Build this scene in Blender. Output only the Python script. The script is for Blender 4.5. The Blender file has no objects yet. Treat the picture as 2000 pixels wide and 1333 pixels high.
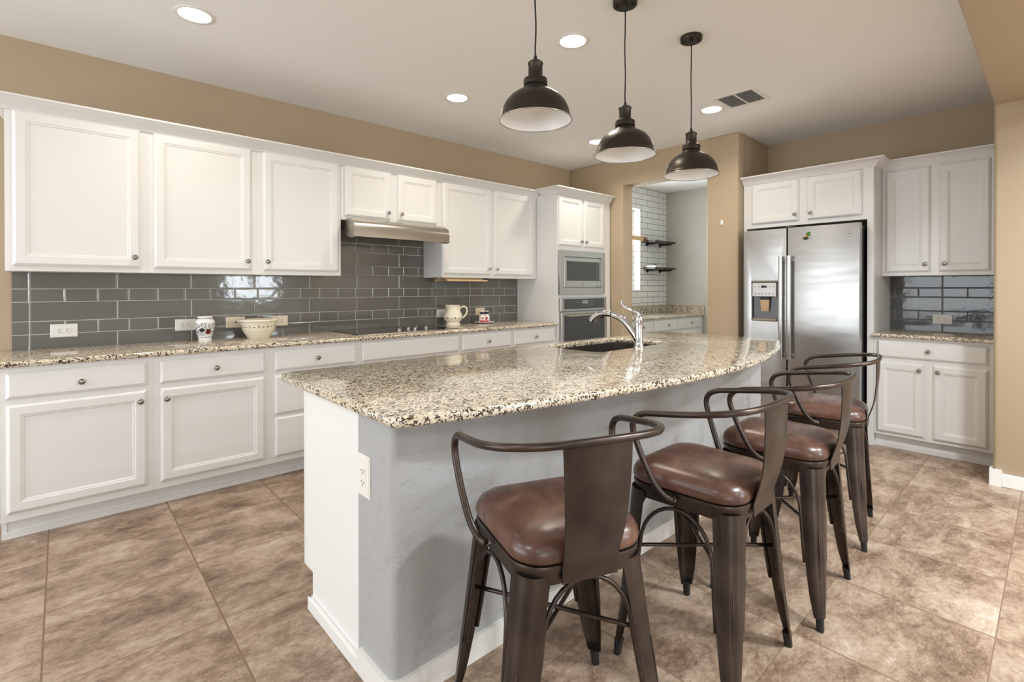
import bpy, bmesh, math, random
from mathutils import Vector, Matrix

C = bpy.context.scene.collection
SC = bpy.context.scene
R = math.radians
PI = math.pi

# ------------------------------------------------------------------ camera
YAW, PIT, ROL = R(47.7635), R(-0.2688), R(-0.0501)
cam_d = bpy.data.cameras.new('camera')
cam = bpy.data.objects.new('camera', cam_d)
C.objects.link(cam)
F = Vector((math.cos(YAW), math.sin(YAW), 0)); RT = Vector((math.sin(YAW), -math.cos(YAW), 0)); UP = Vector((0, 0, 1))
F2 = F * math.cos(PIT) + UP * math.sin(PIT); U2 = UP * math.cos(PIT) - F * math.sin(PIT)
R3 = RT * math.cos(ROL) + U2 * math.sin(ROL); U3 = U2 * math.cos(ROL) - RT * math.sin(ROL)
mw = Matrix.Identity(4)
for i in range(3):
    mw[i][0], mw[i][1], mw[i][2] = R3[i], U3[i], -F2[i]
mw[0][3], mw[1][3], mw[2][3] = -4.7816, -4.1709, 1.2891
cam.matrix_world = mw
cam_d.sensor_fit = 'HORIZONTAL'; cam_d.sensor_width = 36.0
cam_d.lens = 969.85 / 2000 * 36
cam_d.shift_y = (566.58 - 666.5) / 2000
cam_d.clip_start = 0.05; cam_d.clip_end = 100
SC.camera = cam

# ------------------------------------------------------------------ world, daylight, exposure
SC.view_settings.view_transform = 'Standard'; SC.view_settings.look = 'None'
SC.view_settings.gamma = 1.0; SC.view_settings.use_curve_mapping = False
SC.view_settings.exposure = 0.06
SC.cycles.use_denoising = True
w = bpy.data.worlds.new('sky'); SC.world = w; w.use_nodes = True
w.node_tree.nodes['Background'].inputs[0].default_value = (0.93, 0.97, 1.0, 1)
w.node_tree.nodes['Background'].inputs[1].default_value = 1.6

def area(name, loc, direction, sx, sy, power, col, spread=180, parent=None, shape='RECTANGLE'):
    l = bpy.data.lights.new(name, 'AREA'); l.shape = shape; l.size = sx; l.size_y = sy
    l.energy = power; l.color = col; l.spread = R(spread)
    o = bpy.data.objects.new(name, l); C.objects.link(o)
    o.location = loc; o.rotation_euler = Vector(direction).to_track_quat('-Z', 'Y').to_euler()
    if parent: o.parent = parent
    return o
DAY = (0.87, 0.945, 1.0)
area('daylight_glass_door', (-9.25, -0.7, 1.15), (1, 0, 0.8), 5.2, 2.1, 140, DAY, 170)
area('daylight_dining_window', (-1.5, -8.65, 1.6), (0, 1, 0.5), 1.0, 1.2, 80, DAY)
area('daylight_dining_door', (-7.1, -8.65, 1.15), (0.4, 1, 0.9), 2.6, 2.1, 60, DAY)
area('daylight_pantry_window', (1.03, 0.3, 1.9), (0.25, -1, -0.1), 1.1, 1.25, 85, DAY)
# unseen fill lights added behind the camera to brighten the kitchen; no fixtures
for lx, ly, pw_ in ((-1.3, -5.6, 55), (-2.5, -5.0, 75), (-1.3, -7.2, 45), (-3.2, -7.2, 24), (-6.6, -5.6, 14), (-6.4, -3.4, 20), (-7.4, -1.2, 30), (-7.4, 1.4, 24)):
    area('added_fill_light', (lx, ly, 2.765), (0, 0, -1), .30, .30, pw_, (.90, .96, 1.0), 170, None, 'DISK')

# ------------------------------------------------------------------ materials
def lin(*c):
    return tuple(((v / 255) / 12.92 if v / 255 <= 0.04045 else ((v / 255 + 0.055) / 1.055) ** 2.4) for v in c)
class NT:
    def __init__(s, name):
        s.m = bpy.data.materials.new(name); s.m.use_nodes = True
        s.t = s.m.node_tree; s.b = s.t.nodes['Principled BSDF']
    def n(s, typ, **kw):
        nd = s.t.nodes.new('ShaderNode' + typ)
        for k, v in kw.items(): setattr(nd, k, v)
        return nd
    def l(s, a, b): s.t.links.new(a, b)
    def put(s, sock, v):
        if hasattr(v, 'is_output') or isinstance(v, bpy.types.NodeSocket): s.l(v, sock)
        else: sock.default_value = v
    def math(s, op, a, b=None, c=None, clamp=False):
        nd = s.n('Math', operation=op); nd.use_clamp = clamp
        s.put(nd.inputs[0], a)
        if b is not None: s.put(nd.inputs[1], b)
        if c is not None: s.put(nd.inputs[2], c)
        return nd.outputs[0]
    def coord(s, kind='Object', scale=None):
        o = s.n('TexCoord').outputs[kind]
        if scale:
            mp = s.n('Mapping'); mp.inputs['Scale'].default_value = scale; s.l(o, mp.inputs[0]); o = mp.outputs[0]
        return o
    def xyz(s, v):
        nd = s.n('SeparateXYZ'); s.l(v, nd.inputs[0]); return nd.outputs
    def comb(s, x, y, z):
        nd = s.n('CombineXYZ')
        for i, v in enumerate((x, y, z)): s.put(nd.inputs[i], v)
        return nd.outputs[0]
    def noise(s, v, scale, detail=4, rough=.55, dist=0):
        nd = s.n('TexNoise'); s.l(v, nd.inputs['Vector']); nd.inputs['Scale'].default_value = scale
        nd.inputs['Detail'].default_value = detail; nd.inputs['Roughness'].default_value = rough; nd.inputs['Distortion'].default_value = dist
        return nd.outputs
    def ramp(s, f, stops, interp='LINEAR'):
        nd = s.n('ValToRGB'); nd.color_ramp.interpolation = interp; e = nd.color_ramp.elements
        while len(e) < len(stops): e.new(0.5)
        for i, (p, c) in enumerate(stops):
            e[i].position = p; e[i].color = (*c[:3], 1)
        s.l(f, nd.inputs[0]); return nd.outputs[0]
    def mix(s, f, a, b):
        nd = s.n('Mix', data_type='RGBA'); s.put(nd.inputs[0], f)
        for k, v in ((6, a), (7, b)):
            s.put(nd.inputs[k], (*v, 1) if isinstance(v, tuple) and len(v) == 3 else v)
        return nd.outputs[2]
    def bump(s, h, strength=.3, dist=.002):
        nd = s.n('Bump'); nd.inputs['Strength'].default_value = strength; nd.inputs['Distance'].default_value = dist
        s.l(h, nd.inputs['Height']); s.l(nd.outputs[0], s.b.inputs['Normal'])
    def set(s, **kw):
        names = {'col': 'Base Color', 'rough': 'Roughness', 'metal': 'Metallic', 'coat': 'Coat Weight', 'ior': 'IOR', 'spec': 'Specular IOR Level', 'coatr': 'Coat Roughness'}
        for k, v in kw.items():
            if k == 'col' and isinstance(v, tuple): v = (*v[:3], 1)
            s.put(s.b.inputs[names[k]], v)
        return s
def plain(name, col, rough=.5, metal=0, **kw):
    return NT(name).set(col=col, rough=rough, metal=metal, **kw).m
def paint(name, col, rough=.6, bscale=220, bst=.12, coarse=0):
    t = NT(name); c = t.coord()
    n = t.noise(c, bscale, 3)[0]
    v = t.noise(c, 1.3, 2)[0]
    t.set(rough=rough, col=t.mix(t.math('MULTIPLY', v, .12), col, tuple(x * .86 for x in col)))
    if coarse:
        k = t.ramp(t.noise(c, 16, 6, .6, 1.6)[0], [(.58, (0, 0, 0)), (.64, (1, 1, 1))])
        n = t.math('ADD', t.math('MULTIPLY', k, coarse), n)
    t.bump(n, bst, .003); return t.m
WALL = lin(184, 164, 137)
M = {}
M['wall'] = paint('tan_wall_paint', WALL, .6)
M['ceiling'] = paint('ceiling_paint', lin(244, 243, 242), .8)
M['sage'] = paint('sage_wall_paint', lin(192, 190, 180), .6)
M['white'] = paint('white_cabinet_paint', lin(232, 231, 229), .33, 90, .03)
M['panel_white'] = paint('white_end_panel_paint', lin(236, 235, 233), .4, 90, .03)
M['pony'] = paint('gray_textured_plaster', lin(172, 172, 172), .55, 160, .42, 1.7)
M['trim'] = paint('white_trim_paint', lin(236, 234, 230), .35, 90, .03)
M['nickel'] = plain('dark_nickel', lin(158, 153, 146), .2, 1)
M['pale'] = paint('off_white_wall_paint', lin(226, 224, 219), .7)
M['chrome'] = plain('chrome', lin(215, 216, 218), .08, 1)
M['black'] = plain('black_plastic', lin(24, 23, 23), .4)
M['slot'] = plain('dark_slot', lin(40, 36, 34), .6)
M['plastic'] = plain('white_plastic', lin(236, 233, 226), .3)
M['almond'] = plain('almond_plastic', lin(236, 222, 196), .3)
M['blackglass'] = plain('black_glass', lin(20, 20, 21), .04, 0, coat=.5)
M['smoke'] = plain('smoked_oven_glass', lin(52, 53, 56), .06, 0, coat=.3)
M['display'] = plain('pale_display', lin(140, 142, 146), .2)
M['bronze'] = plain('bronze_lamp_metal', lin(62, 56, 50), .38, .75)
M['lampwhite'] = plain('white_enamel', lin(240, 240, 240), .35)
M['cord'] = plain('black_cord', lin(30, 27, 25), .6)
M['rubber'] = plain('black_rubber', lin(26, 25, 25), .6)
M['tan'] = plain('tan_plastic', lin(196, 168, 130), .45)
M['sinkmetal'] = plain('dark_sink_composite', lin(58, 52, 48), .35, .2)
M['green'] = plain('green_gem', lin(40, 130, 40), .1, .3)
M['amber'] = plain('amber_gem', lin(190, 120, 20), .1, .3)
M['darkgreen'] = plain('dark_green_gem', lin(24, 60, 30), .12, .3)
M['darkwood'] = None

def steel(name, col, rough, vertical=True):
    t = NT(name); c = t.coord('Object', (260, 260, 1.5) if vertical else (1.2, 260, 260))
    n = t.noise(c, 1, 3)[0]
    big = t.noise(t.coord('Object', (1.0, 1.0, 3.2)), 1.6, 2)[0]
    t.set(col=col, metal=1, rough=t.math('ADD', t.math('MULTIPLY', n, .05), rough))
    t.bump(big, .10, .05); return t.m
M['steel'] = steel('brushed_stainless_steel', lin(182, 181, 180), .27)
M['steel_h'] = steel('brushed_stainless_hood', lin(182, 176, 166), .26, False)

def stool_metal():
    t = NT('dark_bronze_stool_metal'); c = t.coord()
    n = t.noise(c, 9, 5)[0]
    t.set(col=t.ramp(n, [(.3, lin(60, 53, 50)), (.7, lin(86, 75, 68))]), metal=.8, rough=t.math('ADD', t.math('MULTIPLY', n, .10), .26))
    return t.m
M['stool'] = stool_metal()
def leather():
    t = NT('brown_distressed_leather'); c = t.coord()
    n = t.noise(c, 7, 6, .62, .6)[0]; f = t.noise(c, 60, 4, .6)[0]
    v = t.n('TexVoronoi', feature='DISTANCE_TO_EDGE'); v.inputs['Scale'].default_value = 130
    d = t.noise(c, 30, 3)[1]; mx = t.n('Mix', data_type='VECTOR'); mx.inputs[0].default_value = .05
    t.l(c, mx.inputs[4]); t.l(d, mx.inputs[5]); t.l(mx.outputs[1], v.inputs['Vector'])
    crk = t.math('MINIMUM', t.math('MULTIPLY', v.outputs[0], 9), 1)
    base = t.ramp(n, [(.30, lin(60, 40, 33)), (.5, lin(92, 63, 52)), (.72, lin(130, 96, 82))])
    t.set(col=t.mix(t.math('MULTIPLY', f, .5), base, lin(96, 64, 52)), rough=t.math('ADD', t.math('MULTIPLY', f, .16), .20), coat=.2, coatr=.3)
    t.bump(t.math('ADD', t.math('MULTIPLY', crk, .5), f), .06, .0010); return t.m
M['leather'] = leather()

def granite():
    t = NT('speckled_cream_granite'); c = t.coord()
    d = t.noise(c, 55, 3)[1]
    mx = t.n('Mix', data_type='VECTOR'); mx.inputs[0].default_value = .022; t.l(c, mx.inputs[4]); t.l(d, mx.inputs[5])
    v = t.n('TexVoronoi'); v.inputs['Scale'].default_value = 175; t.l(mx.outputs[1], v.inputs['Vector'])
    r = t.xyz(v.outputs['Color'])[0]
    cl = t.noise(c, 26, 3)[0]
    k = t.math('ADD', t.math('MULTIPLY', r, .62), t.math('MULTIPLY', cl, .76))
    col = t.ramp(k, [(0, lin(56, 46, 38)), (.505, lin(100, 81, 64)), (.555, lin(160, 145, 126)), (.605, lin(216, 203, 177)), (.80, lin(230, 221, 203)), (.92, lin(200, 190, 174))], 'CONSTANT')
    t.set(col=col, rough=.09, coat=.35, coatr=.04); return t.m
M['granite'] = granite()

def floor_mat():
    t = NT('brown_stone_floor_tile'); c = t.coord(); x, y, z = t.xyz(c)
    fx = t.math('DIVIDE', t.math('ADD', x, 4.835), .518); fy = t.math('DIVIDE', t.math('ADD', y, .97), .508)
    cx, cy = t.math('FLOOR', fx), t.math('FLOOR', fy); lx, ly = t.math('FRACT', fx), t.math('FRACT', fy)
    wn = t.n('TexWhiteNoise', noise_dimensions='2D'); t.l(t.comb(cx, cy, 0), wn.inputs['Vector'])
    wr = t.xyz(wn.outputs['Color'])
    off = t.comb(t.math('ADD', t.math('MULTIPLY', wr[0], 40), x), t.math('ADD', t.math('MULTIPLY', wr[1], 40), y), 0)
    mp = t.n('Mapping'); mp.inputs['Scale'].default_value = (1, 1.7, 1); mp.inputs['Rotation'].default_value = (0, 0, R(28)); t.l(off, mp.inputs[0])
    n1 = t.noise(mp.outputs[0], 2.6, 12, .68, .5)[0]; n2 = t.noise(mp.outputs[0], 34, 8, .72, .3)[0]
    n3 = t.noise(mp.outputs[0], 6.5, 12, .74, 1.0)[0]
    n4 = t.noise(c, 130, 4, .7)[0]
    k = t.math('ADD', t.math('MULTIPLY', n1, .42), t.math('ADD', t.math('MULTIPLY', n2, .20), t.math('ADD', t.math('MULTIPLY', n3, .28), t.math('MULTIPLY', n4, .10))))
    col = t.ramp(k, [(.41, lin(98, 77, 61)), (.47, lin(136, 113, 94)), (.52, lin(164, 142, 122)), (.565, lin(182, 162, 143)), (.63, lin(208, 192, 176))])
    ex = t.math('MULTIPLY', t.math('MINIMUM', lx, t.math('SUBTRACT', 1, lx)), .518)
    ey = t.math('MULTIPLY', t.math('MINIMUM', ly, t.math('SUBTRACT', 1, ly)), .508)
    g = t.math('MAXIMUM', t.math('LESS_THAN', ex, .0032), t.math('LESS_THAN', ey, .0020))
    t.set(col=t.mix(g, col, lin(128, 104, 84)), rough=t.math('ADD', t.math('MULTIPLY', g, .4), t.math('ADD', t.math('MULTIPLY', n2, .25), .24)))
    t.bump(t.math('SUBTRACT', t.math('ADD', t.math('MULTIPLY', n2, .5), t.math('MULTIPLY', n1, .5)), t.math('MULTIPLY', g, 1.2)), .25, .004)
    return t.m
M['floor'] = floor_mat()

def backsplash_mat(name, axis, u0, grout, tile):
    # alternating courses of long and short glazed tiles
    t = NT(name); p = t.xyz(t.coord()); u = p[axis]; z = p[2]
    zz = t.math('FLOORED_MODULO', t.math('SUBTRACT', z, 1.086), .197)
    big = t.math('LESS_THAN', zz, .118)
    vv = t.math('SUBTRACT', zz, t.math('MULTIPLY', t.math('SUBTRACT', 1, big), .118))
    hh = t.math('ADD', .079, t.math('MULTIPLY', big, .039))
    ww = t.math('ADD', .1585, t.math('MULTIPLY', big, .4145 - .1585))
    uu = t.math('FLOORED_MODULO', t.math('SUBTRACT', u, u0), ww)
    e = t.math('MINIMUM', t.math('MINIMUM', uu, t.math('SUBTRACT', ww, uu)), t.math('MINIMUM', vv, t.math('SUBTRACT', hh, vv)))
    g = t.math('LESS_THAN', e, .0022)
    idu = t.math('FLOOR', t.math('DIVIDE', t.math('SUBTRACT', u, u0), ww)); idz = t.math('FLOOR', t.math('DIVIDE', z, .0985))
    wn = t.n('TexWhiteNoise', noise_dimensions='3D'); t.l(t.comb(idu, idz, big), wn.inputs['Vector'])
    r = wn.outputs['Value']
    wav = t.noise(t.coord(), 14, 2)[0]
    col = t.mix(t.math('MULTIPLY', r, .5), tile, tuple(x * 1.25 for x in tile))
    t.set(col=t.mix(g, col, grout), rough=t.math('ADD', t.math('MULTIPLY', g, .5), .07))
    edge = t.math('SMOOTH_MIN', t.math('MULTIPLY', e, 160), 1, .3)
    t.bump(t.math('ADD', edge, t.math('ADD', t.math('MULTIPLY', wav, .55), t.math('MULTIPLY', r, .1))), .35, .004)
    return t.m
M['tile_left'] = backsplash_mat('gray_glazed_tile_light_grout', 0, -4.924, lin(196, 192, 184), lin(108, 106, 101))
M['tile_right'] = backsplash_mat('gray_glazed_tile_dark_grout', 1, -3.513, lin(120, 119, 117), lin(88, 88, 88))

def subway_mat():
    t = NT('white_subway_tile_dark_grout'); p = t.xyz(t.coord()); z = t.math('DIVIDE', t.math('SUBTRACT', p[2], .032), .0855)
    row = t.math('FLOOR', z); odd = t.math('FLOORED_MODULO', row, 2)
    u = t.math('ADD', t.math('DIVIDE', t.math('SUBTRACT', p[0], 1.615), .302), t.math('MULTIPLY', odd, .5))
    lu = t.math('FRACT', u); lz = t.math('FRACT', z)
    e = t.math('MINIMUM', t.math('MULTIPLY', t.math('MINIMUM', lu, t.math('SUBTRACT', 1, lu)), .302), t.math('MULTIPLY', t.math('MINIMUM', lz, t.math('SUBTRACT', 1, lz)), .0855))
    g = t.math('LESS_THAN', e, .0028)
    t.set(col=t.mix(g, lin(232, 232, 230), lin(70, 68, 68)), rough=t.math('ADD', t.math('MULTIPLY', g, .5), .12)); return t.m
M['subway'] = subway_mat()

def wood(name, c0, c1, sc=(2, 30, 30)):
    t = NT(name); n = t.noise(t.coord('Object', sc), 2.0, 5, .6, .8)[0]
    t.set(col=t.ramp(n, [(.3, c0), (.7, c1)]), rough=.45); return t.m
M['darkwood'] = wood('dark_stained_wood', lin(50, 38, 32), lin(74, 58, 48))
M['lightwood'] = wood('light_wood', lin(206, 170, 120), lin(228, 196, 150))
M['redwood'] = plain('brown_cap', lin(150, 92, 56), .5)

def emit(name, col, s):
    t = NT(name); t.set(col=(0, 0, 0), rough=.5)
    t.b.inputs['Emission Color'].default_value = (*col, 1); t.b.inputs['Emission Strength'].default_value = s; return t.m
M['lens'] = emit('lit_downlight_lens', (1.0, 0.93, 0.82), 9)

def glass():
    t = NT('clear_window_glass'); tr = t.n('BsdfTransparent'); gl = t.n('BsdfGlossy'); gl.inputs['Roughness'].default_value = .02
    fr = t.n('Fresnel'); fr.inputs[0].default_value = 1.35; mx = t.n('MixShader')
    t.l(t.math('MULTIPLY', fr.outputs[0], .7), mx.inputs[0]); t.l(tr.outputs[0], mx.inputs[1]); t.l(gl.outputs[0], mx.inputs[2])
    t.l(mx.outputs[0], t.t.nodes['Material Output'].inputs[0]); return t.m
M['glass'] = glass()

def ceramic(name, base, motifs):
    # cream pottery with a band of small stamped motifs around it
    t = NT(name); p = t.xyz(t.coord()); ang = t.math('ARCTAN2', p[1], p[0]); z = p[2]
    col = base
    for (z0, count, ph, ra, rz, c) in motifs:
        a = t.math('SUBTRACT', t.math('FRACT', t.math('ADD', t.math('MULTIPLY', ang, count / (2 * PI)), ph + 10)), .5)
        dx = t.math('DIVIDE', t.math('ABSOLUTE', a), ra); dz = t.math('DIVIDE', t.math('ABSOLUTE', t.math('SUBTRACT', z, z0)), rz)
        m = t.math('LESS_THAN', t.math('ADD', dx, dz), 1)
        col = t.mix(m, col, c)
    t.set(col=col, rough=.16, coat=.3); return t.m
BLUE = lin(60, 64, 84); OLV = lin(92, 92, 70)
CREAM = lin(238, 229, 208)
M['bowl'] = ceramic('cream_pottery_bowl_glaze', CREAM, [(.088, 12, 0, .11, .012, BLUE), (.088, 12, 0, .035, .004, CREAM), (.086, 12, .5, .22, .0035, OLV), (.112, 1, 0, 9, .0012, lin(214, 200, 172)), (.055, 1, 0, 9, .0012, lin(214, 200, 172))])
M['pitcher'] = ceramic('cream_pottery_pitcher_glaze', CREAM, [(.075, 8, 0, .11, .010, BLUE), (.075, 8, .5, .20, .003, OLV), (.058, 1, 0, 9, .001, lin(214, 200, 172))])
def jar_mat():
    t = NT('white_jar_glaze_with_floral_print'); c = t.coord(); p = t.xyz(c)
    v = t.n('TexVoronoi'); v.inputs['Scale'].default_value = 150; t.l(c, v.inputs['Vector'])
    pick = t.math('LESS_THAN', v.outputs['Distance'], .46)
    band = t.math('MULTIPLY', t.math('GREATER_THAN', p[2], .040), t.math('LESS_THAN', p[2], .128))
    col = t.mix(t.math('MULTIPLY', pick, band), lin(238, 237, 236), lin(58, 62, 84))
    line = t.math('MULTIPLY', t.math('GREATER_THAN', p[2], .026), t.math('LESS_THAN', p[2], .031))
    n = t.noise(c, 160, 1)[0]; line = t.math('MULTIPLY', line, t.math('GREATER_THAN', n, .5))
    col = t.mix(line, col, lin(70, 72, 92))
    t.set(col=col, rough=.12, coat=.4); return t.m
M['jar'] = jar_mat()
M['jarwhite'] = plain('white_jar_lid_glaze', lin(238, 234, 232), .15)
M['jardark'] = plain('dark_green_print', lin(44, 54, 52), .2)
M['cherry'] = plain('dark_red_print', lin(96, 26, 26), .2)
def shaker_mat():
    t = NT('white_shaker_glaze_red_flowers'); c = t.coord()
    v = t.n('TexVoronoi'); v.inputs['Scale'].default_value = 30; t.l(c, v.inputs['Vector'])
    p = t.xyz(c); low = t.math('LESS_THAN', p[2], .055)
    red = t.math('MULTIPLY', t.math('LESS_THAN', v.outputs['Distance'], .50), low)
    v2 = t.n('TexVoronoi'); v2.inputs['Scale'].default_value = 120; t.l(c, v2.inputs['Vector'])
    dk = t.math('MULTIPLY', t.math('LESS_THAN', v2.outputs['Distance'], .25), t.math('LESS_THAN', p[2], .075))
    col = t.mix(dk, lin(238, 234, 228), lin(60, 66, 60)); col = t.mix(red, col, lin(190, 60, 60))
    t.set(col=col, rough=.15); return t.m
M['shaker'] = shaker_mat()
M['navy'] = plain('navy_glaze', lin(44, 44, 74), .2)

# ------------------------------------------------------------------ mesh helpers
class B:
    """collects shapes in one bmesh and links them as ONE mesh object"""
    def __init__(s): s.bm = bmesh.new()
    def box(s, x0, x1, y0, y1, z0, z1, bev=0, seg=2):
        t = bmesh.new(); bmesh.ops.create_cube(t, size=1)
        for v in t.verts:
            v.co = Vector(((x0 + x1) / 2 + v.co.x * (x1 - x0), (y0 + y1) / 2 + v.co.y * (y1 - y0), (z0 + z1) / 2 + v.co.z * (z1 - z0)))
        if bev: bmesh.ops.bevel(t, geom=t.edges[:], offset=bev, segments=seg, profile=.5, affect='EDGES')
        return s.add(t)
    def add(s, t, mat=None):
        if mat is not None: bmesh.ops.transform(t, matrix=mat, verts=t.verts[:])
        me = bpy.data.meshes.new('tmp'); t.to_mesh(me); t.free(); s.bm.from_mesh(me); bpy.data.meshes.remove(me)
        return s
    def loft(s, rings, cap0=True, cap1=True, closed=True):
        vs = [[s.bm.verts.new(p) for p in r] for r in rings]
        n = len(vs[0])
        for a, b in zip(vs, vs[1:]):
            for i in range(n if closed else n - 1):
                j = (i + 1) % n
                try: s.bm.faces.new((a[i], a[j], b[j], b[i]))
                except ValueError: pass
        if cap0: s.bm.faces.new(vs[0][::-1])
        if cap1: s.bm.faces.new(vs[-1])
        return s
    def lathe(s, prof, cx=0, cy=0, cz=0, n=40, cap0=False, cap1=False, rot=None):
        rings = []
        for r, z in prof:
            ring = [Vector((r * math.cos(2 * PI * i / n), r * math.sin(2 * PI * i / n), z)) for i in range(n)]
            if rot: ring = [rot @ p for p in ring]
            rings.append([p + Vector((cx, cy, cz)) for p in ring])
        return s.loft(rings, cap0, cap1)
    def cyl(s, p0, p1, r, n=16, r1=None):
        p0, p1 = Vector(p0), Vector(p1); d = (p1 - p0); q = d.to_track_quat('Z', 'Y').to_matrix(); L = d.length
        return s.lathe([(r, 0), (r if r1 is None else r1, L)], *p0, n=n, cap0=True, cap1=True, rot=q)
    def tube(s, pts, r, n=10, closed=False):
        pts = [Vector(p) for p in pts]; rings = []; m = len(pts)
        prev = None
        for i, p in enumerate(pts):
            a = pts[(i - 1) % m] if (closed or i > 0) else p; b = pts[(i + 1) % m] if (closed or i < m - 1) else p
            d = (b - a).normalized()
            if prev is None:
                u = d.cross(Vector((0, 0, 1)) if abs(d.z) < .9 else Vector((1, 0, 0))).normalized()
            else:
                u = (prev - d * prev.dot(d)).normalized()
            prev = u; v = d.cross(u); rr = r[i] if isinstance(r, (list, tuple)) else r
            rings.append([p + (u * math.cos(2 * PI * k / n) + v * math.sin(2 * PI * k / n)) * rr for k in range(n)])
        if closed: rings.append(rings[0])
        return s.loft(rings, not closed, not closed)
    def prism(s, poly, axis, a, b):
        """polygon (two coords) swept along axis from a to b"""
        def P(q, t):
            return {'X': (t, q[0], q[1]), 'Y': (q[0], t, q[1]), 'Z': (q[0], q[1], t)}[axis]
        return s.loft([[P(q, a) for q in poly], [P(q, b) for q in poly]])
    def front(s, x0, x1, z0, z1, y, rings):
        """panel facing -Y built from concentric rectangles (inset, depth towards -Y)"""
        rs = [[(x0 + i, y - d, z0 + i), (x1 - i, y - d, z0 + i), (x1 - i, y - d, z1 - i), (x0 + i, y - d, z1 - i)] for i, d in rings]
        return s.loft(rs)
    def obj(s, name, mat, parent=None, smooth=False, auto=None):
        bmesh.ops.remove_doubles(s.bm, verts=s.bm.verts[:], dist=1e-6)
        bmesh.ops.recalc_face_normals(s.bm, faces=s.bm.faces[:])
        me = bpy.data.meshes.new(name); s.bm.to_mesh(me); s.bm.free()
        o = bpy.data.objects.new(name, me); C.objects.link(o)
        me.materials.append(M[mat] if isinstance(mat, str) else mat)
        if smooth or auto:
            me.polygons.foreach_set('use_smooth', [True] * len(me.polygons))
            if auto: me.set_sharp_from_angle(angle=R(auto))
        if parent: o.parent = parent
        return o
def tag(o, label, cat, group=None, kind=None):
    if label: o['label'] = label
    if cat: o['category'] = cat
    if group: o['group'] = group
    if kind: o['kind'] = kind
    return o
def thing(name, label, cat, loc=(0, 0, 0), rz=0, group=None):
    o = bpy.data.objects.new(name, None); C.objects.link(o); o.empty_display_size = .1
    o.location = loc; o.rotation_euler = (0, 0, rz); return tag(o, label, cat, group)
def struct(o): o['kind'] = 'structure'; return o
def copy_tree(o, parent=None):
    c = o.copy(); C.objects.link(c)
    if parent: c.parent = parent
    for ch in list(o.children): copy_tree(ch, c)
    return c
def catmull(P, k=8):
    P = [Vector(p) for p in P]; out = []
    for i in range(len(P) - 1):
        a = P[max(i - 1, 0)]; b = P[i]; c = P[i + 1]; d = P[min(i + 2, len(P) - 1)]
        for j in range(k):
            t = j / k
            out.append(.5 * ((2 * b) + (c - a) * t + (2 * a - 5 * b + 4 * c - d) * t * t + (3 * b - a - 3 * c + d) * t ** 3))
    out.append(P[-1]); return out
def rounded(poly, r, k=6):
    """round the corners of a polygon of 2-D points; r one radius or one per corner"""
    out = []; n = len(poly)
    for i, p in enumerate(poly):
        rr = r[i] if isinstance(r, (list, tuple)) else r
        p = Vector(p[:2]); a = Vector(poly[i - 1][:2]) - p; b = Vector(poly[(i + 1) % n][:2]) - p
        if rr <= 0: out.append(tuple(p)); continue
        la, lb = a.length, b.length; a.normalize(); b.normalize()
        th = a.angle(b); t = min(rr / math.tan(th / 2), la * .49, lb * .49); rr = t * math.tan(th / 2)
        cen = p + (a + b).normalized() * (rr / math.sin(th / 2)); q0 = p + a * t - cen; q1 = p + b * t - cen
        a0 = math.atan2(q0.y, q0.x); a1 = math.atan2(q1.y, q1.x); d = (a1 - a0 + PI) % (2 * PI) - PI
        out += [(cen.x + rr * math.cos(a0 + d * j / k), cen.y + rr * math.sin(a0 + d * j / k)) for j in range(k + 1)]
    return out
def inset(poly, d):
    n = len(poly); out = []
    ar = sum(poly[i - 1][0] * poly[i][1] - poly[i][0] * poly[i - 1][1] for i in range(n)); sg = 1 if ar > 0 else -1
    for i in range(n):
        a = Vector(poly[i - 1]); p = Vector(poly[i]); b = Vector(poly[(i + 1) % n])
        e = (p - a).normalized(); g = (b - p).normalized(); t = (e + g)
        if t.length < 1e-6: t = e
        t.normalize(); nn = Vector((-t.y, t.x)) * sg
        out.append(tuple(p + nn * d))
    return out
def slab(outer, z0, z1, bev=.012, hole=None):
    """stone slab with a rounded edge and maybe a hole"""
    b = B(); k = 5
    def rings(poly, sgn):
        prof = [(bev * (1 - math.sin(PI / 2 * j / k)), z0 + bev * (1 - math.cos(PI / 2 * j / k))) for j in range(k + 1)]
        prof += [(bev * (1 - math.cos(PI / 2 * j / k)), z1 - bev + bev * math.sin(PI / 2 * j / k)) for j in range(k + 1)]
        return [[(x, y, z) for x, y in inset(poly, sgn * i)] for i, z in prof]
    loops = []
    for poly, sg in ((outer, 1), (hole, -1)):
        if poly is None: continue
        rs = rings(poly, sg); vs = [[b.bm.verts.new(p) for p in r] for r in rs]; n = len(poly)
        for a, c in zip(vs, vs[1:]):
            for i in range(n): b.bm.faces.new((a[i], a[(i + 1) % n], c[(i + 1) % n], c[i]))
        loops.append(vs)
    for idx in (0, -1):
        ed = []
        for vs in loops:
            n = len(vs[idx]); ed += [b.bm.edges.get((vs[idx][i], vs[idx][(i + 1) % n])) for i in range(n)]
        bmesh.ops.triangle_fill(b.bm, edges=ed, use_beauty=True)
    return b

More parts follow.
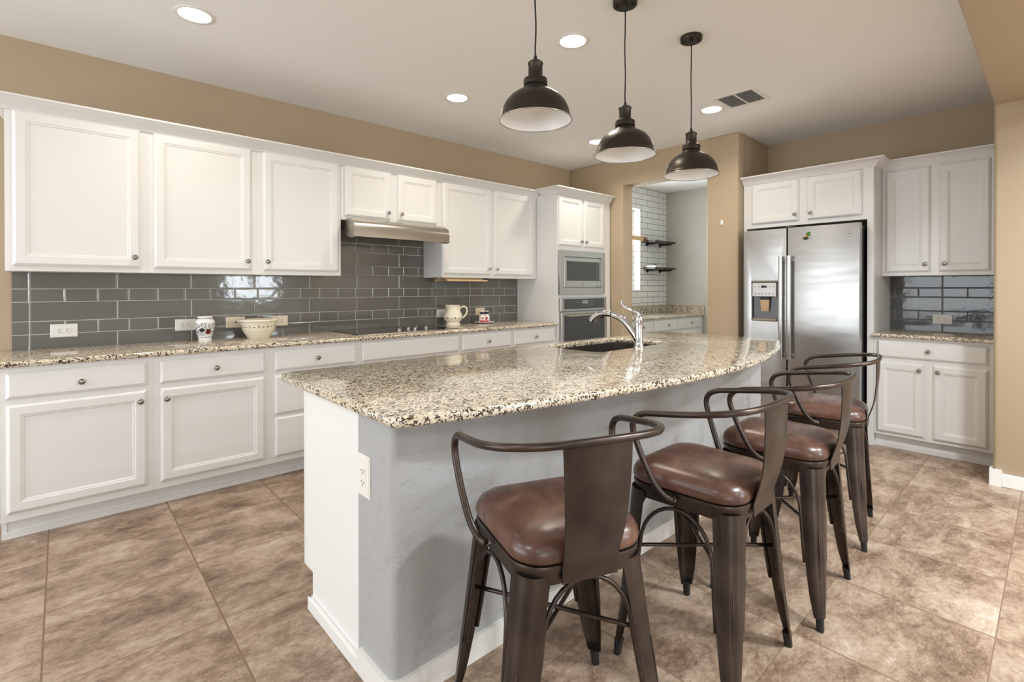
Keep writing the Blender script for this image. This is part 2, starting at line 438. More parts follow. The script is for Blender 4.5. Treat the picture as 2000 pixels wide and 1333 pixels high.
# ------------------------------------------------------------------ the setting
H = 2.776
struct(B().box(-9, 3, -8.5, 3.2, -.1, 0).obj('floor', 'floor'))
struct(B().box(-9, 3, -8.5, 3.2, H, H + .1).obj('ceiling', 'ceiling'))
struct(B().box(-6.3, .1, 0, .12, 0, H).obj('wall_left', 'wall'))
bw = B()
bw.box(0, .2, -.797, .0, 0, H, .015, 3); bw.box(0, .2, -2.113, -1.80, 0, H, .018, 3); bw.box(0.0004, .1996, -1.82, -.78, 2.465, H)
struct(bw.obj('wall_back', 'wall', auto=40))
struct(B().box(.1, .718, -2.1128, -1.99, 0, H).box(.7, 2.4, -2.1126, -1.99, 0, H).obj('wall_recess_side', 'wall'))
struct(B().box(.718, .84, -3.9, -2.10, 0, H).obj('wall_recess_back', 'wall'))
wr = B().box(-.283, .84, -8.5, -3.884, 0, 2.5, .02, 3)
struct(wr.obj('wall_right', 'wall', auto=40))
struct(B().box(-9, .84, -4.55, -3.884, 2.474, H + .02, .012, 3).obj('trim_1', 'wall', auto=40))
struct(B().box(-.283 + .02, .84, -8.5, -4.5, 2.48, H).obj('wall_right_upper', 'wall'))
# rooms behind the camera, with their glazed openings
wf = B()
wf.box(-9.12, -9, -8.5, -3.25, 0, H); wf.box(-9.12, -9, 1.85, 3.2, 0, H); wf.box(-9.12, -9, -3.25, 1.85, 2.15, H); wf.box(-9.12, -9, -3.25, 1.85, 0, .12)
for y in (-1.62, -.75, .75): wf.box(-9.1, -9.02, y - .05, y + .05, .12, 2.15)
struct(wf.obj('wall_family_room', 'pale'))
wd = B()
wd.box(-9, -8.45, -8.62, -8.5, 0, H); wd.box(-5.75, -2.0, -8.62, -8.5, 0, H); wd.box(-1.0, .84, -8.62, -8.5, 0, H)
wd.box(-8.45, -5.75, -8.62, -8.5, 2.2, H); wd.box(-2.0, -1.0, -8.62, -8.5, 2.15, H); wd.box(-2.0, -1.0, -8.62, -8.5, 0, 1.0); wd.box(-1.58, -1.37, -8.6, -8.52, 1.0, 2.15)
wd.box(-7.15, -7.05, -8.6, -8.52, 0, 2.2)
struct(wd.obj('wall_dining', 'pale'))
struct(B().box(-9, -6.3, 3.2, 3.3, 0, H).box(-6.42, -6.3, 0, 3.2, 0, H).obj('wall_family_room_side', 'pale'))
# pantry
wp = B()
wp.box(.1, .45, 0, .2, 0, H); wp.box(1.566, 2.42, 0, .2, 0, H); wp.box(.45, 1.566, 0, .2, 0, 1.252); wp.box(.45, 1.566, 0, .2, 2.447, H)
struct(wp.obj('wall_pantry_tiled', 'subway'))
struct(B().box(.201, 2.3005, -1.9895, -1.980, 0, H).obj('wall_pantry_right', 'sage'))
struct(B().box(2.301, 2.42, -2.1, 0, 0, H).obj('wall_pantry_back', 'sage'))
wn = thing('window_1', 'white framed pantry window in the white subway tile wall', None); del wn['label']; wn['kind'] = 'structure'
fr = B(); fr.box(.45, .50, .12, .18, 1.252, 2.447); fr.box(1.516, 1.566, .12, .18, 1.252, 2.447); fr.box(.5, 1.516, .12, .18, 1.252, 1.30); fr.box(.5, 1.516, .12, .18, 2.397, 2.447); fr.box(.5, 1.516, .125, .175, 1.83, 1.87)
fr.obj('window_frame', 'trim', wn)
B().box(.5, 1.516, .148, .154, 1.30, 1.83).box(.5, 1.516, .148, .154, 1.87, 2.397).obj('window_pane', 'glass', wn)
# baseboards
def bboard(name, pts, parent=None):
    pass
bb = B()
bb.box(-.297, -.2835, -8.4, -3.926, 0, .085, .003, 1)
bb.prism([(-.302, -3.926), (-.302, -3.868), (-.21, -3.868), (-.21, -3.8835), (-.2835, -3.8835), (-.2835, -3.926)], 'Z', 0, .105)
struct(bb.obj('baseboard_right', 'trim'))
struct(B().box(-.014, 0, -2.11, -1.815, 0, .085, .003, 1).box(-.014, 0, -.79, -.66, 0, .085, .003, 1).obj('baseboard_back', 'trim'))

# ------------------------------------------------------------------ cabinets
KN = [(.0055, 0), (.0055, .010), (.009, .013), (.0145, .017), (.016, .022), (.013, .027), (.006, .030), (.001, .0305)]
def knob(x, z, y, parent, n=18):
    rot = Matrix.Rotation(R(90), 3, 'X')           # +z -> -y
    return B().lathe(KN, x, y, z, n, True, True, rot).obj('knob', 'nickel', parent, auto=35)
DOOR = [(0, 0), (0, .009), (.004, .013), (.014, .020), (.052, .020), (.056, .0165), (.064, .0150), (.068, .011)]
SLAB = [(0, 0), (0, .009), (.004, .013), (.014, .020)]
def cabinet(name, label, x0, x1, z0, z1, depth, doors=(), drawers=(), loc=(0, 0, 0), rz=0, toe=0, toe_y=0, group=None, cat='cabinet', stile=0, left_end=False):
    """unit whose back is on the plane y=0 and whose face is at y=-depth; x along the run"""
    t = thing(name, label, cat, (0, 0, 0), 0, group)
    m = Matrix.Translation(loc) @ Matrix.Rotation(rz, 4, 'Z')
    base = m @ Vector(((x0 + x1) / 2, -depth / 2, z0)); t.location = base; t.rotation_euler = (0, 0, rz)
    ox, oy, oz = (x0 + x1) / 2, -depth / 2, z0
    X = lambda v: v - ox; Y = lambda v: v - oy; Z = lambda v: v - oz
    body = B()
    if toe: body.box(X(x0 + .0002), X(x1 - .0002), Y(-depth), Y(-.012), Z(z0 + toe), Z(z1))
    else: body.box(X(x0 + .0002), X(x1 - .0002), Y(-depth), Y(-.002), Z(z0), Z(z1))
    body.obj('body', 'white', t)
    if toe:
        tk = B().box(X(x0 + .0002), X(x1 - .0002), Y(-toe_y), Y(-.02), Z(z0), Z(z0 + toe))
        tk.box(X(x0 + .0002), X(x1 - .0002), Y(-toe_y - .012), Y(-toe_y), Z(z0), Z(z0 + .03))
        if left_end: tk.box(X(x0 + .001), X(x0 + .02), Y(-toe_y - .005), Y(-.02), Z(z0), Z(z0 + toe))
        tk.obj('toe_kick', 'white', t)
    for (a, b, c, d, k) in doors:
        p = B().front(X(a), X(b), Z(c), Z(d), Y(-depth), DOOR).obj('door', 'white', t)
        if k: knob(X(k[0]), Z(k[1]), Y(-depth - .019), p)
    for (a, b, c, d, k) in drawers:
        p = B().front(X(a), X(b), Z(c), Z(d), Y(-depth), SLAB).obj('drawer', 'white', t)
        if k: knob(X(k[0]), Z(k[1]), Y(-depth - .019), p)
    return t
CROWN = [(.0006, -.068), (.010, -.068), (.012, -.060), (.018, -.058), (.022, -.052), (.040, -.030), (.062, -.016), (.074, -.012), (.085, -.010), (.085, 0), (.0006, 0)]
def crown(path, zt):
    """crown moulding swept along face lines (outside on the right) with mitred corners"""
    P = [Vector(p) for p in path]; rings = []
    for k, p in enumerate(P):
        ns = []
        for a, b in ((k - 1, k), (k, k + 1)):
            if 0 <= a and b < len(P):
                d = (P[b] - P[a]).normalized(); ns.append(Vector((d.y, -d.x)))
        m = ns[0] if len(ns) == 1 else (ns[0] + ns[1]) / (1 + ns[0].dot(ns[1]))
        rings.append([(p.x + m.x * d, p.y + m.y * d, zt + z) for d, z in CROWN])
    return B().loft(rings)

G1 = 'base cabinets along the left wall'
LB = dict(z0=0, z1=.885, depth=.61, toe=.105, toe_y=.545, group=G1)
cabinet('base_cabinet', 'white base cabinet at the far left end under the granite counter', -5.012, -4.384, doors=[(-4.990, -4.416, .146, .698, (-4.447, .637))], drawers=[(-4.990, -4.414, .727, .86, (-4.701, .785))], left_end=True, **LB)
cabinet('base_cabinet', 'white base cabinet with drawer and door, left of the drawer stack', -4.384, -3.748, doors=[(-4.352, -3.781, .146, .698, (-4.322, .634))], drawers=[(-4.353, -3.778, .727, .86, (-4.064, .790))], **LB)
cabinet('base_cabinet', 'white base cabinet with three stacked drawers beside the island corner', -3.748, -3.12, drawers=[(-3.719, -3.146, .727, .86, (-3.433, .793)), (-3.719, -3.146, .432, .698, (-3.433, .565)), (-3.719, -3.146, .146, .414, (-3.433, .28))], **LB)
cabinet('base_cabinet', 'white base cabinet below the cooktop with a wide knobless front', -3.12, -2.176, doors=[(-3.09, -2.66, .146, .698, (-2.69, .64)), (-2.63, -2.195, .146, .698, (-2.60, .64))], drawers=[(-3.095, -2.193, .727, .868, None)], **LB)
cabinet('base_cabinet', 'white base cabinet below the cream pitcher, drawer with one knob', -2.176, -1.554, doors=[(-2.16, -1.574, .146, .698, (-1.61, .64))], drawers=[(-2.16, -1.574, .727, .868, (-1.861, .797))], **LB)
cabinet('base_cabinet', 'white base cabinet beside the oven cabinet, below the shakers', -1.554, -.928, doors=[(-1.534, -.956, .146, .698, (-1.0, .64))], drawers=[(-1.534, -.956, .727, .868, (-1.245, .797))], **LB)
UPS = []
G2 = 'upper cabinets along the left wall'
ub = dict(depth=.32, z0=1.384, z1=2.30, group=G2)
UPS.append(cabinet('upper_cabinet', 'white upper cabinet at the far left end, widest door', -5.008, -4.378, doors=[(-4.978, -4.414, 1.413, 2.266, (-4.444, 1.477))], **ub))
UPS.append(cabinet('upper_cabinet', 'white upper cabinet, second from the left end, knob at right', -4.378, -3.745, doors=[(-4.347, -3.783, 1.413, 2.266, (-3.811, 1.475))], **ub))
UPS.append(cabinet('upper_cabinet', 'white upper cabinet just left of the range hood, knob at left', -3.745, -3.130, doors=[(-3.706, -3.152, 1.413, 2.266, (-3.680, 1.477))], **ub))
UPS.append(cabinet('upper_cabinet', 'short white two-door upper cabinet above the range hood', -3.128, -2.167, z0=1.835, z1=2.30, depth=.32, group=G2, doors=[(-3.099, -2.693, 1.868, 2.266, (-2.722, 1.925)), (-2.627, -2.225, 1.868, 2.266, (-2.597, 1.925))]))
UPS.append(cabinet('upper_cabinet', 'tall white two-door upper cabinet between the hood and the oven cabinet', -2.165, -.930, z0=1.384, z1=2.30, depth=.32, group=G2, doors=[(-2.157, -1.584, 1.416, 2.266, (-1.612, 1.475)), (-1.543, -.977, 1.416, 2.266, (-1.515, 1.475))]))
for u_, (a_, b_) in zip(UPS, ((-5.008, -4.378), (-4.378, -3.745), (-3.745, -3.130), (-3.130, -2.167), (-2.167, -.9285))):
    o_ = u_.location; c_ = (a_ + b_) / 2
    pth = [(a_, -.3205), (b_, -.3205)]
    if a_ < -5: pth = [(-5.0085, -.002), (-5.0085, -.3205), (b_, -.3205)]
    crown([(x - o_.x, y - o_.y) for x, y in pth], 2.334 - o_.z).obj('crown', 'white', u_, auto=30)

# tall oven cabinet
t = cabinet('oven_cabinet', 'tall white cabinet holding the microwave and wall oven', -.926, -.012, 0, 2.29, .627, doors=[(-.913, -.529, 1.735, 2.262, (-.556, 1.79)), (-.503, -.135, 1.735, 2.262, (-.478, 1.79)), (-.913, -.535, .146, .36, None), (-.505, -.135, .146, .36, None)], toe=.105, toe_y=.55)
crown([(-.926 + .469, -.4058 + .3135), (-.926 + .469, -.6275 + .3135), (-.012 + .469, -.6275 + .3135)], 2.345).obj('crown', 'white', t, auto=30)

# counters
def counter_prof(y0, y1, z0, z1, n=6):
    r = (z1 - z0) / 2; pts = [(y0, z0), (y0, z1)]
    pts += [(y1 + r - r * math.sin(PI * i / n), (z0 + z1) / 2 + r * math.cos(PI * i / n)) for i in range(n + 1)]
    return pts
ct = B().prism(counter_prof(-.001, -.648, .887, .919), 'X', -5.06, -.9285)
tag(ct.obj('granite_countertop', 'granite', auto=50), 'long speckled granite countertop along the left wall under the gray tile', 'countertop')
ct = B().prism([(a, b) for a, b in counter_prof(.716, .073, .887, .919)][::1], 'Y', -3.882, -3.160)
tag(ct.obj('granite_countertop', 'granite', auto=50), 'short speckled granite countertop between the refrigerator and right wall', 'countertop')
# backsplashes
bs = B().box(-4.998, -.9285, -.010, -.0005, .9195, 1.3835).box(-3.1285, -2.168, -.0099, -.0006, 1.38, 1.834)
tag(bs.obj('tile_backsplash', 'tile_left'), 'gray glazed tile backsplash with pale grout behind the cooktop', 'backsplash')
bs = B().box(.706, .7175, -3.8835, -3.158, .9195, 1.3835)
tag(bs.obj('tile_backsplash', 'tile_right'), 'dark gray glossy tile backsplash beside the refrigerator cabinet', 'backsplash')

# right-hand cabinets: run coordinate x' = -Y, back plane at X=.718
RL = dict(loc=(.717, 0, 0), rz=R(-90))
ur = cabinet('upper_cabinet', 'white two-door upper cabinet right of the refrigerator above dark tile', 3.159, 3.880, 1.384, 2.29, .331, doors=[(3.187, 3.477, 1.413, 2.262, (3.447, 1.475)), (3.530, 3.826, 1.413, 2.262, (3.565, 1.475))], **RL)
crown([(3.1605 - 3.5195, -.331 + .1655), (3.880 - 3.5195, -.331 + .1655)], 2.345 - 1.384).obj('crown', 'white', ur, auto=30)
cabinet('base_cabinet', 'white base cabinet right of the refrigerator with one drawer over two doors', 3.159, 3.880, 0, .886, .60, doors=[(3.180, 3.480, .130, .695, (3.453, .648)), (3.532, 3.834, .130, .695, (3.562, .648))], drawers=[(3.184, 3.834, .730, .864, (3.505, .797))], toe=.105, toe_y=.545, **RL)

# refrigerator surround
fs = thing('refrigerator_cabinet', 'white surround cabinet with two short doors above the refrigerator', 'cabinet', (.717, -2.637, 0), R(-90))
X = lambda v: v - 2.637
D = .607
fb = B().box(X(2.118), X(3.157), -D, -.002, 1.848, 2.29, .0015, 1)
fb.box(X(3.113), X(3.157), -D, -.002, 0, 1.849, .0015, 1); fb.box(X(2.118), X(2.150), -D, -.002, 0, 1.849, .0015, 1)
fb.obj('body', 'white', fs)
for a, b, kx in ((2.197, 2.606, 2.578), (2.673, 3.080, 2.702)):
    p = B().front(X(a), X(b), 1.886, 2.262, -D, DOOR).obj('door', 'white', fs); knob(X(kx), 1.945, -D - .019, p)
crown([(X(2.118), -D), (X(3.157), -D), (X(3.157), -.4175)], 2.335).obj('crown', 'white', fs, auto=30)
B().box(X(3.157), X(3.168), -D, -.56, 0, .03, .004, 2).obj('base_shoe', 'white', fs)

# ------------------------------------------------------------------ refrigerator
rf = thing('refrigerator', 'stainless side-by-side refrigerator with water dispenser in left door', 'refrigerator', (.32, -2.643, 0))
Yr = lambda v: v + 2.643; Xr = lambda v: v - .32
B().box(Xr(.02), Xr(.69), Yr(-3.095), Yr(-2.192), .02, 1.795, .004, 1).obj('cabinet_shell', 'black', rf)
def fridge_door(y0, y1, hole=None):
    hl_ = None if not hole else rounded([(Yr(hole[0]), hole[2]), (Yr(hole[1]), hole[2]), (Yr(hole[1]), hole[3]), (Yr(hole[0]), hole[3])], .006, 3)
    b = slab([(Yr(y0), .06), (Yr(y1), .06), (Yr(y1), 1.812), (Yr(y0), 1.812)], 0, .068, .006, hl_)
    for v in b.bm.verts: v.co = Vector((Xr(.018) - v.co.z, v.co.x, v.co.y))
    return b.obj('door', 'steel', rf, auto=40)
dl = fridge_door(-2.556, -2.188, (-2.481, -2.259, .985, 1.345)); dr = fridge_door(-3.100, -2.566)
for dd, y0, y1 in ((dl, -2.538, -2.506), (dr, -2.606, -2.574)):
    hb = B().prism(rounded([(Xr(-.105), Yr(y0)), (Xr(-.088), Yr(y0)), (Xr(-.088), Yr(y1)), (Xr(-.105), Yr(y1))], .006, 4), 'Z', .66, 1.566)
    hb.box(Xr(-.09), Xr(-.048), Yr(y0) + .003, Yr(y1) - .003, .68, .71, .003, 1); hb.box(Xr(-.09), Xr(-.048), Yr(y0) + .003, Yr(y1) - .003, 1.515, 1.545, .003, 1)
    hb.obj('handle', 'steel', dd, auto=40)
dsp = B(); dsp.box(Xr(-.012), Xr(.016), Yr(-2.478), Yr(-2.262), .986, 1.344)
dsp.obj('dispenser_recess', plain('gray_recess_liner', lin(104, 104, 106), .35, .6), rf)
B().box(Xr(-.056), Xr(-.013), Yr(-2.474), Yr(-2.266), 1.205, 1.330, .004, 2).obj('dispenser_panel', plain('silver_plastic', lin(196, 196, 196), .3, .3), rf)
B().box(Xr(-.0575), Xr(-.0555), Yr(-2.395), Yr(-2.345), 1.285, 1.306).obj('dispenser_display', 'blackglass', rf)
bmat = plain('pale_gray_button', lin(150, 150, 152), .4)
for i in range(6): B().cyl((Xr(-.0555), Yr(-2.292 - .031 * i), 1.232), (Xr(-.0575), Yr(-2.292 - .031 * i), 1.232), .007, 10).obj('dispenser_button', bmat, rf)
for y in (-2.29, -2.325, -2.42, -2.45): B().box(Xr(-.0575), Xr(-.0555), Yr(y) - .006, Yr(y) + .006, 1.29, 1.302).obj('dispenser_button', bmat, rf)
B().box(Xr(-.058), Xr(-.03), Yr(-2.484), Yr(-2.256), 1.330, 1.348, .006, 3).obj('dispenser_hood', plain('brown_gray_hood', lin(110, 100, 92), .35, .4), rf)
B().box(Xr(-.054), Xr(-.013), Yr(-2.474), Yr(-2.266), .986, 1.004, .003, 1).obj('drip_tray', plain('tan_gray_tray', lin(150, 140, 124), .4, .3), rf)
pd = B().loft([[(Xr(x), Yr(-2.372 - s * wd_), z) for x, s in ((-.046, -1), (-.046, 1), (-.030, 1), (-.030, -1))] for z, wd_ in ((1.205, .045), (1.175, .036))]); pd.obj('dispenser_nozzle', 'black', rf)
pd = B().loft([[(Xr(x + dx), Yr(-2.372 - s * wd_), z) for x, s in ((-.046, -1), (-.046, 1), (-.034, 1), (-.034, -1))] for z, wd_, dx in ((1.176, .038, 0), (1.12, .035, .004), (1.072, .030, .010))]); pd.obj('dispenser_paddle', 'tan', rf)
hc = B().box(Xr(-.03), Xr(.06), Yr(-2.60), Yr(-2.545), 1.8125, 1.826, .005, 2); hc.loft([[(Xr(x), Yr(-2.575 + s * .03), 1.822) for x, s in ((-.02, -1), (.05, -1), (.05, 1), (-.02, 1))], [(Xr(x), Yr(-2.58 + s * .006), 1.838) for x, s in ((-.01, -1), (.04, -1), (.04, 1), (-.01, 1))]])
hc.obj('hinge_cover', 'black', rf)
B().box(Xr(-.02), Xr(.018), Yr(-3.09), Yr(-2.20), .0, .055).obj('kick_grille', 'black', rf)
lg = B().lathe([(.025, 0), (.025, .0015), (.0225, .0022), (.022, .0010), (.0005, .0010)], Xr(-.0502), Yr(-3.025), 1.722, 32, False, False, Matrix.Rotation(R(-90), 3, 'Y'))
lp = [(Xr(-.0525), Yr(-3.025) + .013 * math.cos(a) * (1 + .25 * math.sin(3 * a)), 1.722 + .012 * math.sin(a) * (1 + .2 * math.cos(2 * a))) for a in [i * 2 * PI / 40 for i in range(40)]]
lg.tube(lp, .0012, 6, True)
lq = [(Xr(-.0525), Yr(-3.025) - .010 + .020 * i / 16, 1.722 + .008 * math.sin(i / 16 * 4 * PI)) for i in range(17)]
lg.tube(lq, .0012, 6)
lg.obj('badge', 'nickel', rf, auto=40)

# butterfly magnet on the right door
bf = thing('butterfly_magnet', 'small green jewelled butterfly magnet on the refrigerator right door', 'magnet', (-.053, -2.722, 1.727))
def gem(dy, dz, ry, rz_, mat, name):
    b = B(); t2 = bmesh.new(); bmesh.ops.create_icosphere(t2, subdivisions=2, radius=1)
    b.add(t2, Matrix.Translation((-.002, dy, dz)) @ Matrix.Diagonal((.006, ry, rz_, 1)))
    return b.obj(name, mat, bf, True)
gem(-.008, .020, .017, .017, 'green', 'wing'); gem(.014, -.016, .020, .014, 'darkgreen', 'wing'); gem(.002, .001, .011, .013, 'amber', 'body'); gem(-.028, .008, .009, .006, 'chrome', 'wing_tip'); gem(-.020, -.018, .008, .008, 'chrome', 'wing_tip')
gem(-.006, .026, .009, .007, 'amber', 'wing_spot'); gem(.018, -.013, .010, .007, 'amber', 'wing_spot')

# ------------------------------------------------------------------ range hood
rh = thing('range_hood', 'stainless steel under-cabinet range hood above the cooktop', 'hood', (-2.652, -.25, 1.685))
hx0, hx1 = -3.096 + 2.652, -2.208 + 2.652
def hp(p): return [(y + .25, z - 1.685) for y, z in p]
arc = [(-.36 - .145 * math.sin(a), 1.762 + .085 * math.cos(a)) for a in [i * PI / 2 / 8 for i in range(9)]]
prof = [(-.012, 1.833), (-.325, 1.833), (-.345, 1.846)] + arc[1:] + [(-.505, 1.690), (-.495, 1.690), (-.495, 1.750), (-.30, 1.750), (-.012, 1.75)]
B().prism(hp(prof), 'X', hx0 + .003, hx1 - .003).obj('shell', 'steel_h', rh, auto=30)
side = [(-.012, 1.833), (-.325, 1.833), (-.345, 1.846)] + arc[1:] + [(-.505, 1.690), (-.48, 1.685), (-.42, 1.687), (-.37, 1.70), (-.33, 1.725), (-.29, 1.737), (-.012, 1.737)]
for xa in (hx0, hx1 - .003): B().prism(hp(side), 'X', xa, xa + .003).obj('side_panel', 'steel_h', rh)
for xa in (-.01, .11): B().lathe([(.011, 0), (.011, .02), (.004, .026)], xa - .03, -.42 + .25, .038, 14, True, True).obj('switch_knob', 'black', rh)

# ------------------------------------------------------------------ microwave and oven
mwv = thing('microwave', 'built-in stainless microwave with dark door above the wall oven', 'microwave', (-.532, -.64, 1.21))
mx = lambda v: v + .532; mz = lambda v: v - 1.21
fbm = B()
def frame(b, x0, x1, z0, z1, X0, X1, Z0, Z1, ya, yb):
    b.box(x0, X0, yb, ya, z0, z1, .002, 1); b.box(X1, x1, yb, ya, z0, z1, .002, 1); b.box(X0 - .001, X1 + .001, yb + .0005, ya, z0, Z0, .002, 1); b.box(X0 - .001, X1 + .001, yb + .0005, ya, Z1, z1, .002, 1)
frame(fbm, mx(-.913), mx(-.148), mz(1.212), mz(1.688), mx(-.846), mx(-.214), mz(1.286), mz(1.620), .0125, -.018)
fbm.obj('trim_kit', 'steel', mwv)
B().box(mx(-.84), mx(-.22), -.016, .0125, mz(1.292), mz(1.614), .003, 1).obj('door', 'steel', mwv)
B().box(mx(-.806), mx(-.246), -.0185, -.0155, mz(1.362), mz(1.572), .001, 1).obj('window', 'smoke', mwv)
cp = B()
for i in range(6):
    for j in range(2): cp.box(mx(-.305 + .028 * j), mx(-.292 + .028 * j), -.0192, -.0184, mz(1.385 + .028 * i), mz(1.390 + .028 * i))
cp.obj('keypad', 'display', mwv)
lgm = B().lathe([(.014, 0), (.014, .002), (.010, .0024), (.0005, .0024)], mx(-.532), -.016, mz(1.325), 20, False, False, Matrix.Rotation(R(90), 3, 'X')).obj('badge', 'nickel', mwv)
ob = B(); frame(ob, mx(-.315), mx(-.245), mz(1.306), mz(1.342), mx(-.310), mx(-.250), mz(1.311), mz(1.337), -.0158, -.0172); ob.obj('door_button', 'nickel', mwv)

ov = thing('wall_oven', 'stainless wall oven with black control strip below the microwave', 'oven', (-.511, -.64, .46))
oz = lambda v: v - .46; ox_ = lambda v: v + .511
B().box(ox_(-.903), ox_(-.125), -.022, .0125, oz(1.035), oz(1.182), .004, 2).obj('control_housing', 'steel', ov)
B().box(ox_(-.852), ox_(-.172), -.0245, -.0215, oz(1.058), oz(1.166), .001, 1).obj('control_glass', 'smoke', ov)
B().box(ox_(-.56), ox_(-.46), -.0252, -.0244, oz(1.112), oz(1.148)).obj('clock_display', 'display', ov)
kb = B()
for (x, z) in [(-.645, 1.125), (-.63, 1.125), (-.605, 1.125)] + [(-.43 + .02 * i, 1.135 - .018 * j) for i in range(3) for j in range(3)] + [(-.56 + .022 * i, 1.085) for i in range(7)]:
    kb.box(ox_(x), ox_(x + .010), -.0252, -.0244, oz(z), oz(z + .005))
kb.obj('control_mark', 'display', ov)
dv = B().box(ox_(-.897), ox_(-.125), -.030, .0125, oz(.46), oz(1.028), .005, 2).obj('door', 'steel', ov)
B().box(ox_(-.857), ox_(-.172), -.0325, -.0295, oz(.50), oz(.985), .001, 1).obj('door_glass', 'smoke', dv)
hd = B().tube([(ox_(-.845), -.075, oz(.988)), (ox_(-.18), -.075, oz(.988))], .013, 14); hd.box(ox_(-.835), ox_(-.81), -.075, -.029, oz(.978), oz(.998), .003, 1); hd.box(ox_(-.215), ox_(-.19), -.075, -.029, oz(.978), oz(.998), .003, 1)
hd.obj('handle', 'steel_h', dv, auto=40)

# ------------------------------------------------------------------ cooktop
ck = thing('cooktop', 'black glass cooktop with five metal knobs set in the left counter', 'cooktop', (-2.607, -.29, .919))
B().box(-3.085 + 2.607, -2.130 + 2.607, -.545 + .29, -.055 + .29, .0, .006, .002, 1).obj('glass_top', 'blackglass', ck)
B().box(-.4795, .4785, -.2585, -.2525, -.0001, .0052).obj('front_trim', 'chrome', ck)
for (x, y) in ((-2.670, -.43), (-2.548, -.37), (-2.525, -.44), (-2.450, -.33), (-2.390, -.40)):
    k = B().lathe([(.022, 0), (.022, .004), (.017, .006), (.016, .020), (.014, .023), (.0005, .0235)], x + 2.607, y + .29, .006, 20, True, True)
    k.box(x + 2.607 - .004, x + 2.607 + .004, y + .29 - .016, y + .29 + .016, .028, .040, .002, 1); k.obj('knob', 'nickel', ck, auto=40)

# ------------------------------------------------------------------ island
il = thing('kitchen_island', 'island base with white end panel and gray textured back wall', 'island', (-2.62, -2.45, 0))
ix = lambda v: v + 2.62; iy = lambda v: v + 2.45
bdy = B().prism([(iy(-2.58), 0.0), (iy(-2.166), 0.0), (iy(-2.166), .15), (iy(-2.085), .15), (iy(-2.085), .886), (iy(-2.58), .886)], 'X', ix(-4.04), ix(-4.022))
bdy.obj('end_panel', 'panel_white', il)
# carcass: open box around the sink
cb = B(); cb.box(ix(-4.022), ix(-2.60), iy(-2.58), iy(-2.105), .15, .886); cb.box(ix(-1.66), ix(-1.24), iy(-2.58), iy(-2.105), .15, .886); cb.box(ix(-2.60), ix(-1.66), iy(-2.125), iy(-2.105), .15, .62); cb.box(ix(-2.60), ix(-1.66), iy(-2.58), iy(-2.125), .15, .17); cb.box(ix(-4.022), ix(-1.24), iy(-2.58), iy(-2.17), 0, .15)
cb.obj('cabinet_body', 'white', il)
B().box(ix(-4.0405), ix(-4.02), iy(-2.107), iy(-2.073), .15, .886, .002, 1).obj('face_frame', 'white', il)
pw = B().prism(rounded([(ix(-4.04), iy(-2.58)), (ix(-4.04), iy(-2.808)), (ix(-1.235), iy(-2.808)), (ix(-1.235), iy(-2.58))], [0, .028, .028, 0], 6), 'Z', 0, .886)
pw.obj('back_wall', 'pony', il, auto=40)
sb = B()
sb.prism(rounded([(ix(-4.054), iy(-2.60)), (ix(-4.054), iy(-2.822)), (ix(-1.221), iy(-2.822)), (ix(-1.221), iy(-2.60))], [0, .03, .03, 0], 5), 'Z', 0, .082)
sb.obj('baseboard', 'trim', il, auto=40)
B().box(ix(-4.056), ix(-4.04), iy(-2.60), iy(-2.150), 0, .052, .004, 2).box(ix(-4.054), ix(-4.02), iy(-2.166), iy(-2.150), 0, .052, .004, 2).obj('base_shoe', 'panel_white', il)

# island worktop
arcp = [(-4.078, -2.912), (-3.90, -2.963), (-3.72, -3.004), (-3.426, -3.056), (-3.137, -3.10), (-2.826, -3.137), (-2.471, -3.150), (-2.128, -3.130), (-1.769, -3.073), (-1.40, -2.985), (-1.08, -2.870)]
arcs = [(v.x, v.y) for v in catmull([(x, y, 0) for x, y in arcp], 4)]
outer = [(-1.00, -2.80)] + [(-1.00, -1.92), (-1.03, -1.885), (-4.04, -1.885), (-4.075, -1.905), (-4.088, -1.94)] + [(-4.088, -2.893), ] + arcs + [(-1.03, -2.845)]
hole = rounded([(-2.515, -2.408), (-1.742, -2.408), (-1.742, -1.985), (-2.515, -1.985)], .07, 6)
wt = slab(outer, .886, .919, .013, hole)
tag(wt.obj('island_worktop', 'granite', auto=50), 'large speckled granite island top with a curved overhang above the stools', 'countertop')
# sink
sk = thing('sink', 'dark undermount sink sunk into the granite island top', 'sink', (-2.128, -2.196, .69))
o1 = rounded([(-.40, -.225), (.40, -.225), (.40, .225), (-.40, .225)], .08, 6)
def zr(p, z): return [(x, y, z) for x, y in p]
B().loft([zr(o1, .1955), zr(inset(o1, .015), .1955), zr(inset(o1, .02), .02), zr(inset(o1, .05), .006)], False, True).loft([zr(inset(o1, .001), .1955), zr(inset(o1, .002), -.004), ], False, True).obj('basin', 'sinkmetal', sk, auto=50)
B().lathe([(.045, 0.006), (.045, .010), (.03, .009), (.0005, .0075)], 0, 0, 0, 24).obj('drain', 'chrome', sk, auto=40)
